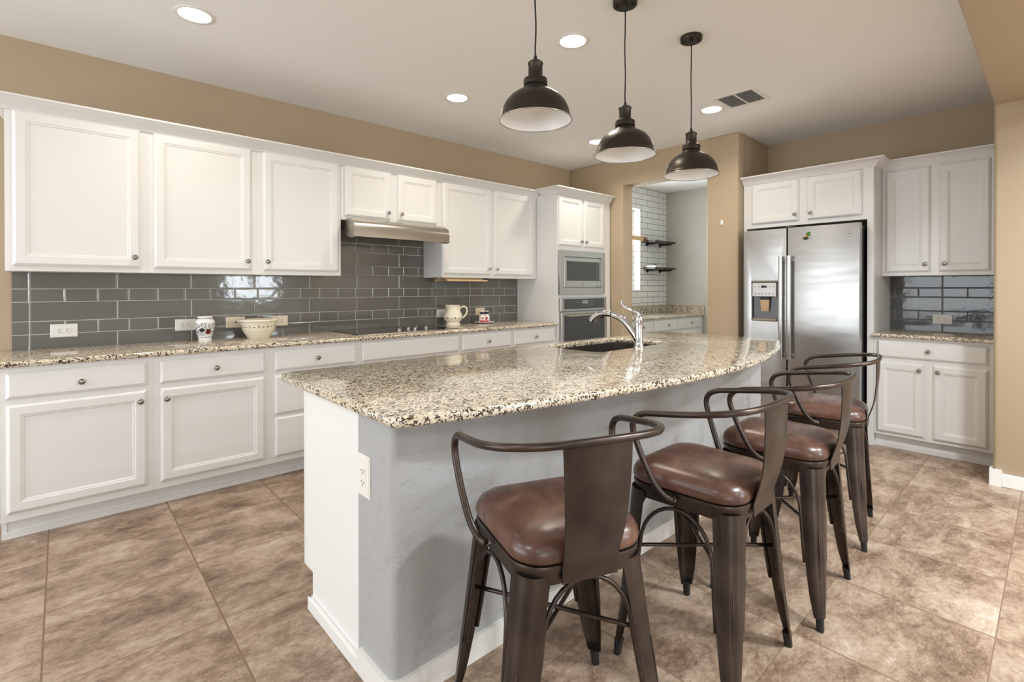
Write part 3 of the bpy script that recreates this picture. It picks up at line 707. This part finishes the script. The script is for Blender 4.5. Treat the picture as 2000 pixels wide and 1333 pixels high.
# faucet
fc = thing('faucet', 'chrome single-lever pull-out faucet behind the island sink', 'faucet', (-2.172, -2.448, .919))
B().lathe([(.034, 0), (.034, .006), (.029, .014), (.027, .03), (.0255, .034), (.0255, .15), (.0265, .165), (.0275, .175), (.026, .190), (.018, .203), (.0005, .207)], 0, 0, 0, 28, True, False).obj('body', 'chrome', fc, auto=50)
sp = catmull([(0, 0, .045), (.0, .03, .085), (.0, .075, .135), (.0, .13, .175), (0, .20, .198)], 6)
B().tube(sp, [.025 - .006 * i / len(sp) for i in range(len(sp))], 16).obj('spout', 'chrome', fc, True)
s2 = catmull([(0, .200, .198), (0, .25, .203), (0, .30, .192), (0, .338, .168), (0, .358, .150)], 6)
B().tube(s2, [.0192 + .008 * i / len(s2) for i in range(len(s2))], 16).obj('spray_head', 'chrome', fc, True)
B().tube([(0, .197, .1976), (0, .203, .1985)], .0202, 16).obj('spout_joint', 'black', fc)
B().box(-.008, .008, .27, .315, .170, .178, .003, 1).obj('spray_button', 'black', fc)
lv = catmull([(0, 0, .20), (-.002, .025, .218), (-.004, .07, .235), (-.006, .105, .255), (-.006, .125, .285)], 6)
B().tube(lv, [.014 - .007 * min(1, i / 8) if i < len(lv) - 4 else .0075 for i in range(len(lv))], 12).obj('lever', 'chrome', fc, True)

# ------------------------------------------------------------------ outlets and plates
def outlet(loc, rz, label, mat='plastic', kind='duplex', horizontal=True, wpl=.128, hpl=.082):
    """plate facing local -Y"""
    w_, h_ = (wpl, hpl)
    t = thing('wall_outlet' if kind != 'cable' else 'cable_plate', label, 'outlet', loc, rz)
    B().front(-w_ / 2, w_ / 2, -h_ / 2, h_ / 2, 0, [(0, 0), (0, .003), (.004, .007)]).obj('cover_plate', mat, t)
    if kind == 'cable':
        B().lathe([(.006, 0), (.006, .008), (.003, .009), (.0005, .009)], 0, -.006, 0, 12, False, False, Matrix.Rotation(R(90), 3, 'X')).obj('jack', 'slot', t)
        return t
    a, b = (.034, .017) if horizontal else (.017, .034)
    B().box(-a, a, -.009, -.006, -b, b, .001, 1).obj('receptacle', mat, t)
    s = B()
    for d in (-.019, .019):
        for (p, q, u, v) in ((.0, .009, .0015, .004), (.0, -.009, .0015, .004), (-.011, 0, .003, .003)):
            cx, cz = (d + p * 1 + (.0), q) if horizontal else (q, d + p)
            hw, hh_ = (u + .0025, .0012) if (horizontal and q) else ((.0012, u + .0025) if q else (.0022, .0022))
            if horizontal and q == 0: cx = d - .009
            if (not horizontal) and q == 0: cz = d - .009
            s.box(cx - hw, cx + hw, -.0096, -.0086, cz - hh_, cz + hh_)
    s.obj('slots', 'slot', t)
    return t
yo = -.0105
outlet((-4.768, yo, 1.024), 0, 'white outlet at the far left of the gray backsplash')
outlet((-4.128, yo, 1.027), 0, 'white outlet half hidden behind the floral jar')
outlet((-3.812, yo, 1.030), 0, 'cream plate with one cable jack left of the bowl', 'almond', 'cable')
outlet((-3.500, yo, 1.027), 0, 'cream outlet behind the right rim of the bowl', 'almond')
outlet((-1.955, yo, 1.032), 0, 'white outlet plate behind the left side of the cream pitcher')
outlet((-1.465, yo, 1.032), 0, 'cream outlet plate behind the salt and pepper shakers', 'almond', wpl=.125)
outlet((.7055, -3.513, 1.020), R(-90), 'white outlet on the dark tile beside the refrigerator', wpl=.128)
outlet((-4.0405, -2.632, .668), R(-90), 'white vertical outlet on the island end beside the rounded corner', horizontal=False, wpl=.080, hpl=.138)
hk = thing('wall_hook', 'small white adhesive hook on the tan wall left of the refrigerator', 'hook', (-.0005, -1.956, 1.918), R(-90))
B().lathe([(.016, 0), (.016, .005), (.0005, .008)], 0, 0, 0, 16, True, False, Matrix.Rotation(R(90), 3, 'X') @ Matrix.Diagonal((1, 1.9, 1))).obj('base', 'plastic', hk, True)
B().tube(catmull([(0, -.006, .004), (0, -.012, -.010), (0, -.018, -.018), (0, -.026, -.012)], 5), .004, 8).obj('prong', 'plastic', hk, True)

# ------------------------------------------------------------------ things on the left counter
ZC = .9192
jr = thing('ceramic_jar', 'white lidded jar with blue floral and cherry print on the left counter', 'jar', (-4.040, -.17, ZC))
jp = [(.040, 0), (.041, .004), (.040, .014), (.043, .03), (.051, .055), (.057, .085), (.0605, .11), (.061, .125), (.057, .142), (.047, .152), (.041, .156)]
B().lathe(jp, n=40, cap0=True, cap1=True).obj('body', 'jar', jr, auto=60)
B().lathe([(.0425, .1585), (.046, .161), (.0465, .168), (.044, .172), (.0005, .1735)], n=36, cap0=True).obj('lid', 'jarwhite', jr, auto=50)
B().lathe([(.0415, .156), (.0415, .1585)], n=36, cap0=True, cap1=True).obj('seal', 'slot', jr)
def decal(parent, prof, a0, a1, z0, z1, mat, name, shape=lambda u, v: u * u + v * v < 1):
    """thin raised printed patch that follows the side of a lathed body"""
    def rad(z):
        for (r0, y0), (r1, y1) in zip(prof, prof[1:]):
            if y0 <= z <= y1 and y1 > y0: return r0 + (r1 - r0) * (z - y0) / (y1 - y0)
        return prof[-1][0]
    b = B(); n = 20; ring = []
    for i in range(n):
        t_ = 2 * PI * i / n; a = (a0 + a1) / 2 + (a1 - a0) / 2 * math.cos(t_); z = (z0 + z1) / 2 + (z1 - z0) / 2 * math.sin(t_)
        ring.append((a, z))
    cen = ((a0 + a1) / 2, (z0 + z1) / 2); rings = []
    for k in (1, .75, .5, .25, .02):
        rings.append([((rad(cen[1] + (z - cen[1]) * k) + .0006) * math.cos(cen[0] + (a - cen[0]) * k), (rad(cen[1] + (z - cen[1]) * k) + .0006) * math.sin(cen[0] + (a - cen[0]) * k), cen[1] + (z - cen[1]) * k) for a, z in ring])
    b.loft(rings, False, True); b.obj(name, mat, parent, True)
JA = math.atan2(-4.0, -.74)
decal(jr, jp, JA - .62, JA - .02, .066, .092, 'jardark', 'leaf_print')
decal(jr, jp, JA + .08, JA + .66, .048, .086, 'cherry', 'cherry_print')
bo = thing('mixing_bowl', 'cream pottery bowl with small dark motifs on the left counter', 'bowl', (-3.700, -.19, ZC))
B().lathe([(.0005, .004), (.07, .004), (.07, 0), (.074, 0), (.076, .006), (.086, .022), (.104, .05), (.117, .085), (.122, .118), (.124, .122), (.133, .124), (.136, .131), (.132, .138), (.124, .139), (.118, .134), (.112, .09), (.098, .052), (.078, .026), (.05, .014), (.0005, .012)], n=56).obj('body', 'bowl', bo, auto=60)
pt = thing('pitcher', 'cream pottery pitcher with looped handle right of the cooktop', 'pitcher', (-1.925, -.16, ZC))
pp = [(.0005, .004), (.06, .004), (.06, 0), (.070, 0), (.073, .006), (.071, .018), (.064, .024), (.063, .030), (.078, .045), (.091, .068), (.093, .085), (.086, .110), (.075, .135), (.069, .155), (.068, .175), (.071, .196), (.0725, .199), (.069, .199), (.064, .175), (.064, .15), (.080, .11), (.086, .08), (.07, .045), (.0005, .035)]
nb = 48; rings = []
for r, z in pp:
    ring = []
    for i in range(nb):
        a = 2 * PI * i / nb; k = max(0, math.cos(a - R(180 + 8)))
        f = 1 + (.42 * (k ** 10) * max(0, (z - .15) / .05) if z > .15 and r > .05 else 0)
        ring.append((r * f * math.cos(a), r * f * math.sin(a), z + (.006 * k ** 8 * max(0, (z - .15) / .05) if r > .05 and z > .15 else 0)))
    rings.append(ring)
B().loft(rings, False, False).obj('body', 'pitcher', pt, auto=60)
B().tube(catmull([(.062, -.022, .160), (.085, -.035, .180), (.115, -.048, .178), (.130, -.055, .150), (.122, -.053, .110), (.100, -.046, .080), (.080, -.036, .068)], 6), .0085, 10).obj('handle', 'pitcher', pt, True)
sd = tag(B().lathe([(.0005, .004), (.06, .004), (.06, 0), (.066, 0), (.095, .009), (.110, .014), (.110, .017), (.095, .013), (.062, .008), (.0005, .008)], n=40).obj('saucer', 'jarwhite', auto=50), 'white saucer under the salt and pepper shakers', 'saucer')
sd.location = (-1.535, -.165, ZC)
for k, (dx, dy, lab) in enumerate(((-.036, -.012, 'left floral shaker on the white saucer, with larger red flower'), (.034, .004, 'right floral shaker on the white saucer, behind the left one'))):
    sh = thing('shaker', lab, 'shaker', (-1.535 + dx, -.165 + dy, ZC + .0085), k * 2.0, 'salt and pepper shakers')
    B().lathe([(.032, 0), (.034, .004), (.034, .055), (.030, .070), (.021, .082), (.019, .086)], n=28, cap0=True, cap1=True).obj('body', 'shaker', sh, auto=50)
    B().lathe([(.0195, .086), (.0205, .090), (.0225, .108), (.0225, .111)], n=24, cap0=True, cap1=True).obj('collar', 'navy', sh, auto=50)
    B().lathe([(.0235, .111), (.024, .116), (.018, .121), (.0005, .122)], n=24, cap0=True).obj('cap', 'jarwhite', sh, auto=50)
# fold-down book holder under the upper cabinet
hl = thing('book_holder', 'fold-up wooden book holder under the upper cabinet above the pitcher', 'holder', (-1.86, -.285, 1.384))
B().box(-.24, .25, -.03, .19, -.034, -.018, .002, 1).obj('board', 'lightwood', hl)
for sgn in (-1,):
    B().box(-.37, -.355, -.05, .02, -.020, 0, .002, 1).tube([(-.362, -.035, -.012), (-.30, -.03, -.026), (-.245, -.025, -.027)], .006, 8).tube([(-.362, -.042, -.024), (-.30, -.018, -.012), (-.245, -.01, -.022)], .005, 8).obj('hinge_arm', 'nickel', hl)
B().box(.22, .262, -.032, .0, -.018, 0, .002, 1).obj('end_bracket', 'black', hl)
B().box(-.24, .22, .02, .16, -.018, 0).obj('mount_plate', 'lightwood', hl)

# ------------------------------------------------------------------ ceiling fittings
def downlight(x, y, lab, group='recessed ceiling lights'):
    t = thing('recessed_light', lab, 'light', (x, y, H), 0, group)
    B().lathe([(.078, 0), (.078, -.004), (.095, -.004), (.098, -.002), (.098, 0)], n=40).obj('trim_ring', 'trim', t, auto=40)
    B().lathe([(.078, -.001), (.078, -.003), (.0005, -.0035)], n=40).obj('lens', 'lens', t)
    area('bulb', (0, 0, -.012), (0, 0, -1), 0.15, .15, 7, (1.0, .91, .78), 150, t, 'DISK')
downlight(-4.238, -1.004, 'lit recessed ceiling light at upper left, largest in view')
downlight(-2.493, -2.198, 'lit recessed ceiling light between the two nearest pendants')
downlight(-2.481, -1.001, 'lit recessed ceiling light left of the nearest pendant')
downlight(-.753, -2.217, 'lit recessed ceiling light beside the ceiling vent')
downlight(-.732, -1.001, 'lit recessed ceiling light partly behind the middle pendant')
vt = thing('ceiling_vent', 'white louvered air vent in the ceiling near the refrigerator', 'vent', (-.815, -2.485, H))
vf = B(); frame_ = [(-.165, -.13), (.13, .165)]
vf.box(-.168, -.135, -.158, .158, -.006, 0, .002, 1); vf.box(.135, .168, -.158, .158, -.006, 0, .002, 1); vf.box(-.136, .136, -.158, -.13, -.006, 0, .002, 1); vf.box(-.136, .136, .13, .158, -.006, 0, .002, 1); vf.box(-.136, .136, -.006, .006, -.006, 0)
vf.obj('frame', 'trim', vt)
B().box(-.136, .136, -.131, .131, -.0008, 0).obj('duct_opening', plain('gray_duct', lin(104, 100, 96), .7), vt)
for i in range(11):
    x = -.124 + i * .0248
    for y0, y1 in ((-.13, -.006), (.006, .13)):
        B().loft([[(x - .006, y, -.0085), (x + .006, y, -.0015), (x + .0055, y, -.0008), (x - .0065, y, -.0078)] for y in (y0, y1)]).obj('louver', 'trim', vt)

# pendants
def pendant(x, y, zrim, lab):
    t = thing('pendant_lamp', lab, 'lamp', (x, y, H), 0, 'pendant lamps over the island')
    z = zrim - H
    B().lathe([(.062, 0), (.062, -.022), (.060, -.025), (.0005, -.026)], n=32).obj('canopy', 'bronze', t, auto=40)
    for a in (R(-60), R(120)): B().lathe([(.006, 0), (.006, -.008), (.0005, -.010)], .04 * math.cos(a), .04 * math.sin(a), -.025, 10).obj('screw', 'black', t, auto=40)
    B().lathe([(.012, 0), (.010, -.01), (.005, -.022)], 0, 0, -.025, 14).obj('cord_grip', 'cord', t, True)
    B().tube([(.003 * math.sin(i * .9) * (0 if i in (0, 12) else 1), 0, -.03 + (z + .272 + .03) * i / 12) for i in range(13)], .0035, 8).obj('cord', 'cord', t, True)
    sh = B().lathe([(.155, 0), (.1555, .004), (.152, .012), (.148, .022), (.147, .028), (.142, .048), (.130, .074), (.108, .100), (.082, .118), (.064, .126), (.058, .130), (.056, .136)], 0, 0, z, 56)
    shade = sh.obj('shade', 'bronze', t, auto=50)
    B().lathe([(.1535, .0005), (.150, .012), (.146, .022), (.140, .046), (.128, .072), (.106, .097), (.080, .115), (.055, .124), (.0005, .126)], 0, 0, z, 56).obj('shade_lining', 'lampwhite', shade, auto=60)
    B().tube([(.1555 * math.cos(a), .1555 * math.sin(a), z) for a in [2 * PI * q / 56 for q in range(56)]], .0028, 8, True).obj('rim', 'steel_h', t, True)  # pale steel ring stands in for the highlight on the bronze lip
    B().lathe([(.056, .134), (.048, .140), (.046, .146), (.051, .150), (.052, .165), (.050, .176), (.040, .182), (.034, .184), (.031, .190), (.030, .236), (.033, .240), (.033, .246), (.026, .253), (.014, .258)], 0, 0, z, 40).obj('socket_housing', 'bronze', t, auto=40)
    B().lathe([(.014, .256), (.008, .265), (.006, .278), (.0035, .280)], 0, 0, z, 16).obj('strain_relief', 'cord', t, True)
pendant(-3.268, -2.655, 2.008, 'dark bronze pendant lamp nearest the camera, leftmost of the three')
pendant(-2.612, -2.655, 1.975, 'dark bronze pendant lamp in the middle of the three')
pendant(-2.008, -2.700, 1.956, 'dark bronze pendant lamp farthest right, over the island far end')

# ------------------------------------------------------------------ pantry things
GP = 'pantry base cabinets'
pb = dict(z0=0, z1=.868, depth=.595, toe=.1, toe_y=.53, group=GP)
cabinet('base_cabinet', 'white pantry base cabinet nearest the doorway, seen past the faucet', .40, .965, doors=[(.43, .945, .13, .665, None)], drawers=[(.43, .945, .70, .85, (.69, .78))], **pb)
cabinet('base_cabinet', 'white pantry base cabinet in the middle, under the tile corner', .965, 1.575, doors=[(.98, 1.555, .13, .665, None)], drawers=[(.985, 1.555, .70, .85, (1.307, .78))], **pb)
cabinet('base_cabinet', 'white pantry base cabinet against the sage back wall', 1.575, 2.298, doors=[(1.595, 2.255, .13, .665, None)], drawers=[(1.595, 2.255, .70, .85, (1.935, .785))], **pb)
pc = B().prism(counter_prof(-.001, -.632, .869, .900), 'X', .30, 2.2985)
tag(pc.obj('pantry_countertop', 'granite', auto=50), 'speckled granite pantry counter with low granite splash in the doorway', 'countertop')
sp_ = B().box(.30, 2.2985, -.020, -.0008, .9003, 1.02, .002, 1).box(2.280, 2.2983, -.632, -.0208, .9003, 1.0199, .002, 1)
tag(sp_.obj('granite_splash', 'granite'), 'low speckled granite splash strip around the pantry counter corner', 'backsplash')
for z, lab in ((1.985, 'upper dark wood shelf on the pantry subway tile wall'), (1.590, 'lower dark wood shelf on the pantry subway tile wall')):
    sf = thing('floating_shelf', lab, 'shelf', (1.95, 0, z), 0, 'pantry shelves')
    B().box(-.30, .27, -.205, -.006, -.030, .0, .002, 1).obj('plank', 'darkwood', sf)
    for x in (-.20, .16):
        B().tube(catmull([(x, -.002, -.045), (x, -.06, -.045), (x, -.16, -.045), (x, -.19, -.040), (x, -.198, -.031)], 4), .012, 10).lathe([(.032, 0), (.032, .008), (.016, .012)], x, -.0005, -.045, 18, True, True, Matrix.Rotation(R(90), 3, 'X')).obj('pipe_bracket', 'black', sf, auto=50)
rd = thing('wooden_rod', 'light wooden rod with brown end across the pantry window', 'rod', (1.04, -.045, 2.008))
B().cyl((-.62, 0, 0), (.50, 0, 0), .035, 18).obj('rod', 'lightwood', rd, auto=40)
B().cyl((.50, 0, 0), (.60, 0, 0), .034, 18, .028).obj('end_cap', 'redwood', rd, auto=40)
B().box(.56, .60, .0, .0685, -.05, -.02, .003, 1).box(.575, .592, -.03, .0, -.05, -.028, .003, 1).obj('bracket', 'black', rd)
bk = thing('closed_book', 'white book lying flat on the lower pantry shelf', 'book', (1.76, -.11, 1.5902))
B().box(-.08, .10, -.075, .075, .003, .020).obj('pages', 'plastic', bk); B().box(-.082, .104, -.078, .078, 0, .003).box(-.082, .104, -.078, .078, .020, .023).box(-.085, -.082, -.078, .078, 0, .023).obj('cover', 'jarwhite', bk)
cl = tag(B().tube(catmull([(-.06, 0, .003), (-.03, .01, .012), (0, -.01, .02), (.03, .015, .010), (.06, 0, .003)], 5), .004, 8).obj('black_cable', 'cord', None, True), 'short black cable on the white book on the lower pantry shelf', 'cable')
cl.location = (1.77, -.13, 1.6135)

# ------------------------------------------------------------------ bar stools
PAN = rounded([(-.200, .190), (-.178, -.200), (.178, -.200), (.200, .190)], [.085, .085, .085, .085], 8)
def outline(s, z, dy=0): return [(x * s, y * s + dy, z) for x, y in PAN]
st = thing('bar_stool', None, 'stool', (0, 0, 0))
B().loft([outline(.93, .556), outline(.985, .558), outline(1.0, .568), outline(1.0, .586), outline(1.012, .592), outline(1.018, .600), outline(1.01, .606), outline(.97, .607)]).obj('seat_pan', 'stool', st, auto=40)
cu = [(.95, .6075), (1.0, .610), (1.022, .617), (1.028, .627), (1.015, .642), (.975, .656), (.89, .668), (.75, .677), (.55, .6825), (.3, .685), (.05, .6855)]
B().loft([outline(a, b) for a, b in cu]).obj('seat_cushion', 'leather', st, True)
LEGZ = [(.580, .076), (.54, .074), (.42, .069), (.30, .062), (.20, .055), (.12, .046), (.06, .035), (.045, .032)]
def corner(sx, sy, z):
    top = Vector((.196, .186)) if sy > 0 else Vector((.176, .196)); bot = Vector((.262, .203)) if sy > 0 else Vector((.250, .224))
    p = top + (bot - top) * (1 - z / .6); return Vector((p.x * sx, p.y * sy))
def legsec(sx, sy, z, s, th=0):
    c = corner(sx, sy, z); r = min(.062, s * .72); k = 6; pts = []
    pts.append((c.x - sx * s, c.y - sy * th)); 
    for i in range(k + 1):
        a = PI / 2 * i / k; rr = r - th
        pts.append((c.x - sx * r + sx * rr * math.sin(a), c.y - sy * r + sy * rr * math.cos(a)))
    pts.append((c.x - sx * th, c.y - sy * s)); return pts
for sx, sy in ((-1, 1), (1, 1), (1, -1), (-1, -1)):
    rings = []
    for z, s in LEGZ:
        o_ = legsec(sx, sy, z, s); i_ = legsec(sx, sy, z, s, .003)
        rings.append([(x, y, z) for x, y in o_ + i_[::-1]])
    lg_ = B().loft(rings).obj('leg', 'stool', st, auto=50)
    fo = []
    for z, s in ((.052, .030), (.0, .027)):
        c = corner(sx, sy, z); fo.append([(x, y, z) for x, y in rounded([(c.x - sx * .003, c.y - sy * .003), (c.x - sx * s, c.y - sy * .003), (c.x - sx * s, c.y - sy * s), (c.x - sx * .003, c.y - sy * s)], .008, 3)])
    B().loft(fo).obj('foot', 'rubber', lg_, auto=40)
    rb = []
    for z in (.14, .2, .3, .36):
        s = .062; c = corner(sx, sy, z); q = min(.062, s * .72) * .29
        rb.append((c.x - sx * q, c.y - sy * q, z))
    B().tube(rb, [.001, .003, .003, .001], 8).obj('rib', 'stool', lg_, True)
def side_arch(a, b):
    """bent rod under the pan between two neighbouring legs"""
    def at(l, o, z):
        c, d = corner(*l, z), corner(*o, z); u = (d - c).normalized(); s = .07
        for (z1, s1), (z0, s0) in zip(LEGZ, LEGZ[1:]):
            if z0 <= z <= z1: s = s0 + (s1 - s0) * (z - z0) / (z1 - z0)
        inn = Vector((-u.y, u.x)); cen = -(c + d) / 2
        if inn.dot(cen) < 0: inn = -inn
        return c + u * (s + .004) + inn * .006
    pts = []
    for z in (.23, .30, .35, .385): p = at(a, b, z); pts.append((p.x, p.y, z))
    p0, p1 = at(a, b, .40), at(b, a, .40)
    for i in range(1, 16):
        t_ = PI * i / 16; f = .5 - .5 * math.cos(t_); q = p0 + (p1 - p0) * f; pull = .02 * math.sin(t_)
        q = q - q.normalized() * pull
        pts.append((q.x, q.y, .40 + .150 * math.sin(t_) ** .8))
    for z in (.385, .35, .30, .23): p = at(b, a, z); pts.append((p.x, p.y, z))
    B().tube(pts, .0065, 10).obj('arch_brace', 'stool', st, True)
LG = [(-1, 1), (1, 1), (1, -1), (-1, -1)]
for i in range(4): side_arch(LG[i], LG[(i + 1) % 4])
for (a, b, z) in (((-1, 1), (1, -1), .372), ((-1, -1), (1, 1), .358)):
    p = corner(*a, z) * .86; q = corner(*b, z) * .86
    B().tube([(p.x + (q.x - p.x) * i / 8, p.y + (q.y - p.y) * i / 8, z) for i in range(9)], .0065, 10).obj('stretcher', 'stool', st, True)
def railz(u): return .866 + (.920 - .866) * (.111 - u) / (.111 + .257)
half = [(-.210, -.004, .590), (-.224, .016, .600), (-.240, .045, .636), (-.253, .074, .700), (-.261, .097, .760), (-.265, .112, .808), (-.266, .110, .838), (-.266, .092, .860), (-.266, .064, .872), (-.266, .035, railz(.035))]
rl = []
for i in range(1, 40):
    tt = PI - PI * i / 40; e = 2 / 3.2
    v = math.copysign(abs(math.cos(tt)) ** e, math.cos(tt)) * .266; u = .01 - (.257 + .01) * abs(math.sin(tt)) ** e
    rl.append((v, u, railz(u)))
# thin out the near-duplicate points of the superellipse
keep = [half[-1]]
for p in rl:
    if (Vector(p) - Vector(keep[-1])).length > .03: keep.append(p)
path = half + keep[1:] + [(-x, y, z) for x, y, z in half[::-1]]
B().tube(catmull(path, 5), .0105, 12).obj('arm_rail', 'stool', st, True)
for s in (-1, 1): B().lathe([(.010, 0), (.010, .006), (.004, .008)], s * .198, -.004, .590, 12, True, True, Matrix.Rotation(s * R(90), 3, 'Y')).obj('bolt', 'nickel', st)
SPL = [(.918, -.257, .096), (.86, -.256, .094), (.80, -.252, .091), (.74, -.245, .088), (.70, -.238, .085), (.66, -.227, .081), (.630, -.217, .079), (.600, -.2065, .078), (.562, -.206, .078)]
fa, ba = [], []
for z, u, w_ in SPL:
    fa.append([(w_ * k / 4, u + .010 * (k / 4) ** 2 * (z - .58) / .34, z) for k in range(-4, 5)])
    ba.append([(w_ * k / 4, u - .004 + .010 * (k / 4) ** 2 * (z - .58) / .34, z) for k in range(-4, 5)])
B().loft([f + b[::-1] for f, b in zip(fa, ba)]).obj('back_splat', 'stool', st, auto=40)
poses = [(-3.728, -3.191, -.373, 'brown leather bar stool nearest the camera, turned with its back plate facing'),
         (-3.086, -3.314, .009, 'brown leather bar stool second from the camera at the island'),
         (-2.458, -3.351, .059, 'brown leather bar stool third from the camera, behind the second'),
         (-1.684, -3.293, .157, 'brown leather bar stool farthest from the camera, in front of the refrigerator')]
for i, (x, y, r, lab) in enumerate(poses):
    o = st if i == 0 else copy_tree(st)
    o.location = (x, y, 0); o.rotation_euler = (0, 0, r); tag(o, lab, 'stool', 'bar stools at the island')
